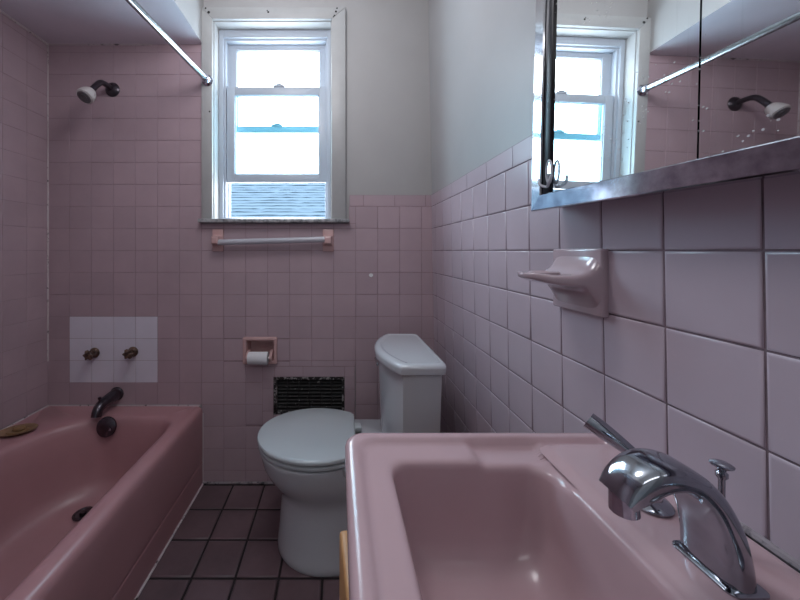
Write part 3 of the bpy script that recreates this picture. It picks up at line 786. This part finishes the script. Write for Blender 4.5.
# centre line of the arch in X / Z above the deck, thickness, width
cl = [(.3780, -.001, .029, .056), (.3760, .025, .027, .055), (.3690, .054, .025, .053), (.3550, .081, .023, .051), (.3370, .0965, .022, .049), (.3170, .1000, .024, .048), (.3000, .0945, .025, .046), (.2860, .0835, .022, .043), (.2765, .0735, .013, .039)]
def interp(cl, n=6):
    out = []
    for i in range(len(cl) - 1):
        p0 = cl[max(i - 1, 0)]; p1 = cl[i]; p2 = cl[i + 1]; p3 = cl[min(i + 2, len(cl) - 1)]
        for k in range(n):
            t = k / n
            out.append(tuple(.5 * (2 * b + (c - a) * t + (2 * a - 5 * b + 4 * c - d) * t * t + (3 * b - a - 3 * c + d) * t ** 3) for a, b, c, d in zip(p0, p1, p2, p3)))
    out.append(cl[-1]); return out
ci = interp(cl); rings = []
for i, (x, z, th, wd) in enumerate(ci):
    a = ci[max(i - 1, 0)]; b = ci[min(i + 1, len(ci) - 1)]
    tx, tz = b[0] - a[0], b[1] - a[1]; l = math.hypot(tx, tz); tx /= l; tz /= l
    nx, nz = tz, -tx           # outward (towards the wall / up)
    ring = []
    ns = 40
    for k in range(ns):
        t = 2 * PI * k / ns; c, s = math.cos(t), math.sin(t)
        e = .62
        yy = math.copysign(abs(c) ** e, c) * wd / 2
        ss = math.copysign(abs(s) ** (.85 if s > 0 else .5), s) * th / 2
        ring.append(Vector((x + nx * ss, fy + yy, fz + z + nz * ss)))
    rings.append(ring)
mb = MB(); mb.loft(rings)
spt = mb.build('spout', M['faucet'], fau, angle=60)
mb = MB(); mb.lathe([(.0120, 0), (.0125, .020), (.0105, .0215), (.0105, .017), (0, .017)], (.2840, fy, fz + .078), (.06, 0, -1), 24); mb.build('aerator', M['chrome_worn'], spt)
mb = MB(); mb.loft([rrect(.359, .397, fy - .030, fy + .030, .008, fz + h, 6, 3) for h in (.0003, .002)] + [rrect(.361, .395, fy - .028, fy + .028, .007, fz + .0035, 6, 3)]); mb.build('base', M['faucet'], fau)
for ky in (.412, .242):
    kx = .389
    mb = MB(); mb.lathe([(.024, .0003), (.0245, .003), (.021, .007), (.014, .010), (.0125, .030), (.011, .034)], (kx, ky, fz), (0, 0, 1), 30)
    pth = smooth_path([(kx, ky, fz + .026), (kx - .004, ky + .001, fz + .044), (kx - .011, ky + .007, fz + .056), (kx - .024, ky + .020, fz + .068), (kx - .043, ky + .042, fz + .083)] if ky > fy else
                      [(kx, ky, fz + .026), (kx - .004, ky - .001, fz + .046), (kx - .014, ky - .008, fz + .062), (kx - .028, ky - .022, fz + .073), (kx - .043, ky - .040, fz + .083)], 7)
    n = len(pth); mb.tube(pth, [.0105 - .0035 * math.sin(PI * min(1, k / (n - 1) * 1.15)) + .0012 * (k / n) ** 2 for k in range(n)], 18)
    mb.build('handle', M['faucet'], fau)
px_, py_ = .412, .352
mb = MB(); mb.lathe([(.006, .0003), (.006, .004), (.0028, .005), (.0028, .072), (.0050, .075), (.0050, .079), (.0030, .081), (.004, .083), (.0092, .0865), (.0096, .0880), (.007, .0895), (0, .090)], (px_, py_, fz), (0, 0, 1), 26)
mb.build('lift_rod', M['faucet'], fau)

# vanity
van = thing('vanity_cabinet', 'wooden vanity cabinet under the pink wash basin with door ajar', 'cabinet', (.25, .32, 0))
mb = MB()
mb.box(.062, .448, .10, .118, .0, SZ - .155); mb.box(.062, .448, .538, .556, .0, SZ - .155); mb.box(.435, .448, .118, .538, 0, SZ - .155)
mb.box(.062, .435, .118, .538, .09, .105); mb.box(.10, .115, .118, .538, 0, .09)
mb.box(.05, .064, .10, .14, .09, SZ - .155); mb.box(.05, .064, .516, .556, .09, SZ - .155); mb.box(.05, .064, .14, .516, SZ - .18, SZ - .155)
mb.build('body', M['wood'], van, smooth=False)
ang = math.atan2(.040, .452)
dm = Matrix.Translation((.058, .108, 0)) @ Matrix.Rotation(ang, 4, 'Z')
mb = MB()
mb.box(-.018, 0, 0, .452, .11, .667, .006, 3, mat=dm)
mb.box(-.021, -.015, .06, .392, .17, .612, .004, 2, mat=dm)
dv = mb.build('door', M['wood'], van)

# ------------------------------------------------------------------ ceramic tumbler holder on the wall
shx = xw(1.09)
cyh = .619; chw = .064
th_ = thing('ceramic_tumbler_holder', 'glazed mauve ceramic tumbler holder with a projecting tongue below the mirror', 'holder', (shx, cyh, 1.027))
mb = MB()
mb.box(shx - .012, shx + .003, cyh - chw, cyh + chw, 1.026, 1.1445, .004, 3)
mb.build('back_plate', M['ceramic_grey'], th_)
# tongue: rings along -X; width narrows to a rounded tip, with concave flares into the plate
sec = [(.008, 1.138, 1.031, .064), (.013, 1.128, 1.040, .0635), (.019, 1.116, 1.053, .063), (.027, 1.107, 1.066, .0625), (.037, 1.1015, 1.075, .061), (.050, 1.0985, 1.0755, .058), (.066, 1.098, 1.078, .053),
       (.082, 1.099, 1.0815, .046), (.096, 1.1005, 1.0855, .036), (.106, 1.101, 1.089, .025), (.112, 1.0995, 1.092, .012)]
rings = []
for u, zt, zb, hw in sec:
    rg = []
    n = 32
    for k in range(n):
        t = 2 * PI * k / n; c, s = math.cos(t), math.sin(t)
        y = math.copysign(abs(c) ** .35, c) * hw
        z = (zt + zb) / 2 + math.copysign(abs(s) ** .55, s) * (zt - zb) / 2
        # dished top
        if s > 0 and u > .03: z -= .004 * max(0, 1 - (y / (hw * .8)) ** 2) * min(1, (u - .03) / .02)
        rg.append(Vector((shx - u, cyh + y, z)))
    rings.append(rg)
mb.v = []; mb.f = []; mb.m = []; mb.t = []
mb.loft(rings)
tg = mb.build('tongue', M['ceramic_grey'], th_, angle=70)
mb = MB()
mb.lathe([(.019, 0), (.021, .003), (.0235, .0042), (.026, .003), (.027, -.002)], (shx - .070, cyh, 1.0975), (0, 0, 1), 36); mb.build('rim_ring', M['ceramic_grey'], tg)

# ------------------------------------------------------------------ mirror cabinet
MY0, MY1, MZ0, MZ1 = .075, .671, 1.2215, 1.80
TH = .0225; RL = .031
XM = .4035
def mc(y, z, off):   # off: distance in front of the glass plane (towards the room)
    zz = z + RL * (y - MY1)
    return Vector((XM + TH * (z - 1.30) - off, y, zz))
cab = thing('mirror_cabinet', 'chrome framed mirror cabinet with two mirror doors above the basin', 'mirror', (.43, .37, MZ0))
def mbox(mb, y0, y1, z0, z1, o0, o1, bev=0.0):
    bm = bmesh.new(); bmesh.ops.create_cube(bm, size=1)
    for v in bm.verts:
        v.co = Vector(((o0 + o1) / 2 + v.co.x * (o1 - o0), (y0 + y1) / 2 + v.co.y * (y1 - y0), (z0 + z1) / 2 + v.co.z * (z1 - z0)))
    if bev: bmesh.ops.bevel(bm, geom=list(bm.edges), offset=bev, segments=2, profile=.5, affect='EDGES')
    for v in bm.verts: v.co = mc(v.co.y, v.co.z, v.co.x)
    mb.bm(bm)
# shell back to the wall (wedge)
mb = MB()
vs = []
for z in (MZ0 + .006, MZ1 - .004):
    for y in (MY0 + .004, MY1 - .004):
        p = mc(y, z, -.006); vs.append(p); vs.append(Vector((xw(p.z) - .0, p.y, p.z)))
mb.add(vs, [(0, 2, 3, 1), (4, 5, 7, 6), (0, 1, 5, 4), (2, 6, 7, 3), (0, 4, 6, 2), (1, 3, 7, 5)])
mb.build('case', M['chrome_worn'], cab, smooth=False)
# frame: stile / rails with profile
def prof_bar(name, a, b, inner_dir, mat, prof):
    """a,b: (y,z) outer corners; inner_dir: unit in (y,z); prof: (inset, off) polyline; mitred"""
    mb = MB(); rings = []
    d = Vector((b[0] - a[0], b[1] - a[1])).normalized()
    for e, sgn in ((a, 1), (b, -1)):
        rg = []
        for ins, off in prof:
            y = e[0] + inner_dir[0] * ins + d.x * sgn * ins; z = e[1] + inner_dir[1] * ins + d.y * sgn * ins
            rg.append(mc(y, z, off))
        rings.append(rg)
    mb.loft(rings); return mb.build(name, mat, cab, angle=20)
PR = [(0, -.006), (0, .0065), (.0018, .0084), (.0285, .0087), (.030, .0070), (.030, -.006)]
PS = [(0, -.006), (0, .0075), (.002, .0085), (.028, .0085), (.030, .006), (.030, -.006)]
prof_bar('rail', (MY0, MZ0), (MY1, MZ0), (0, 1), M['chrome_worn'], PR)
prof_bar('rail', (MY0, MZ1), (MY1, MZ1), (0, -1), M['chrome_worn'], PR)
prof_bar('stile', (MY1, MZ0), (MY1, MZ1), (-1, 0), M['chrome'], PS)
prof_bar('stile', (MY0, MZ0), (MY0, MZ1), (1, 0), M['chrome'], PS)
SM = .368
for i, (y0, y1) in enumerate(((SM, MY1 - .030), (MY0 + .030, SM - .0022))):
    mb = MB(); mbox(mb, y0, y1, MZ0 + .030, MZ1 - .030, -.005, 0)
    dd = mb.build('mirror_door', M['mirror'], cab, smooth=False)
    mb = MB()
    if i == 0: mbox(mb, y1 - .021, y1, MZ0 + .030, MZ1 - .030, -.001, .004, .0012)
    else: mbox(mb, y0, y0 + .021, MZ0 + .030, MZ1 - .030, -.001, .004, .0012)
    e = mb.build('edge_stile', M['dark_strip'], dd); e['label'] = 'glossy black edge strip'
# clear adhesive hook
hk = mc(.617, 1.268, .0045)
hook = thing('adhesive_hook', 'small clear plastic adhesive hook on the black strip of the mirror door', 'hook', tuple(hk - Vector((0, 0, .008))))
def ringy(a, b, off): return [Vector((hk.x - off, hk.y + a * math.cos(t), hk.z + .023 + b * math.sin(t))) for t in [2 * PI * k / 30 for k in range(31)]]
mb = MB(); mb.loft([ringy(.0072, .0205, -.0005)[:-1], ringy(.0072, .0205, .0022)[:-1]]); mb.build('plate', M['acrylic'], hook)
mb = MB(); mb.tube(ringy(.0080, .0215, .002), .0020, 10); mb.build('rim', M['milky'], hook)
mb = MB()
pts = smooth_path([(hk.x - .009, hk.y + .019, hk.z + .013), (hk.x - .011, hk.y + .013, hk.z + .001), (hk.x - .006, hk.y, hk.z - .005), (hk.x - .011, hk.y - .013, hk.z + .001), (hk.x - .009, hk.y - .019, hk.z + .013)], 8)
mb.tube(pts, .0026, 12); mb.build('prong', M['milky'], hook)

# small paint chip on the window wall
mb = MB(); mb.lathe([(.011, 0), (.010, .0012), (.003, .0018)], (bx_(371), D - .0003, bz_(275)), (0, -1, .2), 7)
struct(mb.build('trim_5', M['paper']))

# ------------------------------------------------------------------ light
wd = bpy.data.worlds.new('sky'); sc.world = wd; wd.use_nodes = True
nt = wd.node_tree; nt.nodes.clear()
bg = nt.nodes.new('ShaderNodeBackground'); bg.inputs['Color'].default_value = (0.83, 0.92, 1.0, 1); bg.inputs['Strength'].default_value = 13.0
ow = nt.nodes.new('ShaderNodeOutputWorld'); nt.links.new(bg.outputs[0], ow.inputs['Surface'])
def area(name, loc, rot, sx, sy, power, col, portal=False):
    l = bpy.data.lights.new(name, 'AREA'); l.shape = 'RECTANGLE'; l.size = sx; l.size_y = sy; l.energy = power; l.color = col
    if portal: l.cycles.is_portal = True
    o = bpy.data.objects.new(name, l); C.objects.link(o); o.location = loc; o.rotation_euler = rot; return o
area('window_daylight_portal', ((OX0 + OX1) / 2, D + .15, (OZ0 + OZ1) / 2), (PI / 2, 0, PI), OX1 - OX0 + .05, OZ1 - OZ0 + .05, 1, (1, 1, 1), True)
# added fill light high behind the camera, no real fixture there
area('rear_fill_light', (-.14, YF + .06, 2.25), (math.radians(62), 0, 0), .9, .28, 3.0, (0.97, 0.96, 1.0))
pl_ = bpy.data.lights.new('overhead_fill_light', 'POINT'); pl_.energy = 11.0; pl_.color = (0.97, 0.96, 1.0); pl_.shadow_soft_size = 0.17  # unseen fill light added overhead to brighten the room evenly
po = bpy.data.objects.new('overhead_fill_light', pl_); C.objects.link(po); po.location = (-.25, .90, 2.19)

# ------------------------------------------------------------------ camera
cam = bpy.data.cameras.new('camera'); co = bpy.data.objects.new('camera', cam); C.objects.link(co)
co.location = (0, 0, EYE); co.rotation_euler = (PI / 2, 0, 0)
cam.sensor_width = 36; cam.lens = 36 * 327 / 800
cam.shift_x = (400 - 339) / 800; cam.shift_y = -(300 - 250.5) / 800
cam.clip_start = 0.01
sc.camera = co
for o in C.objects:
    if '_w' in o: del o['_w']
sc.view_settings.view_transform = 'Standard'; sc.view_settings.look = 'None'
sc.view_settings.exposure = 0.36; sc.view_settings.gamma = 1.0
sc.view_settings.use_curve_mapping = False
sc.cycles.use_denoising = True
sc.cycles.max_bounces = 12; sc.cycles.diffuse_bounces = 6; sc.cycles.glossy_bounces = 6; sc.cycles.transparent_max_bounces = 12
sc.cycles.sample_clamp_indirect = 6.0
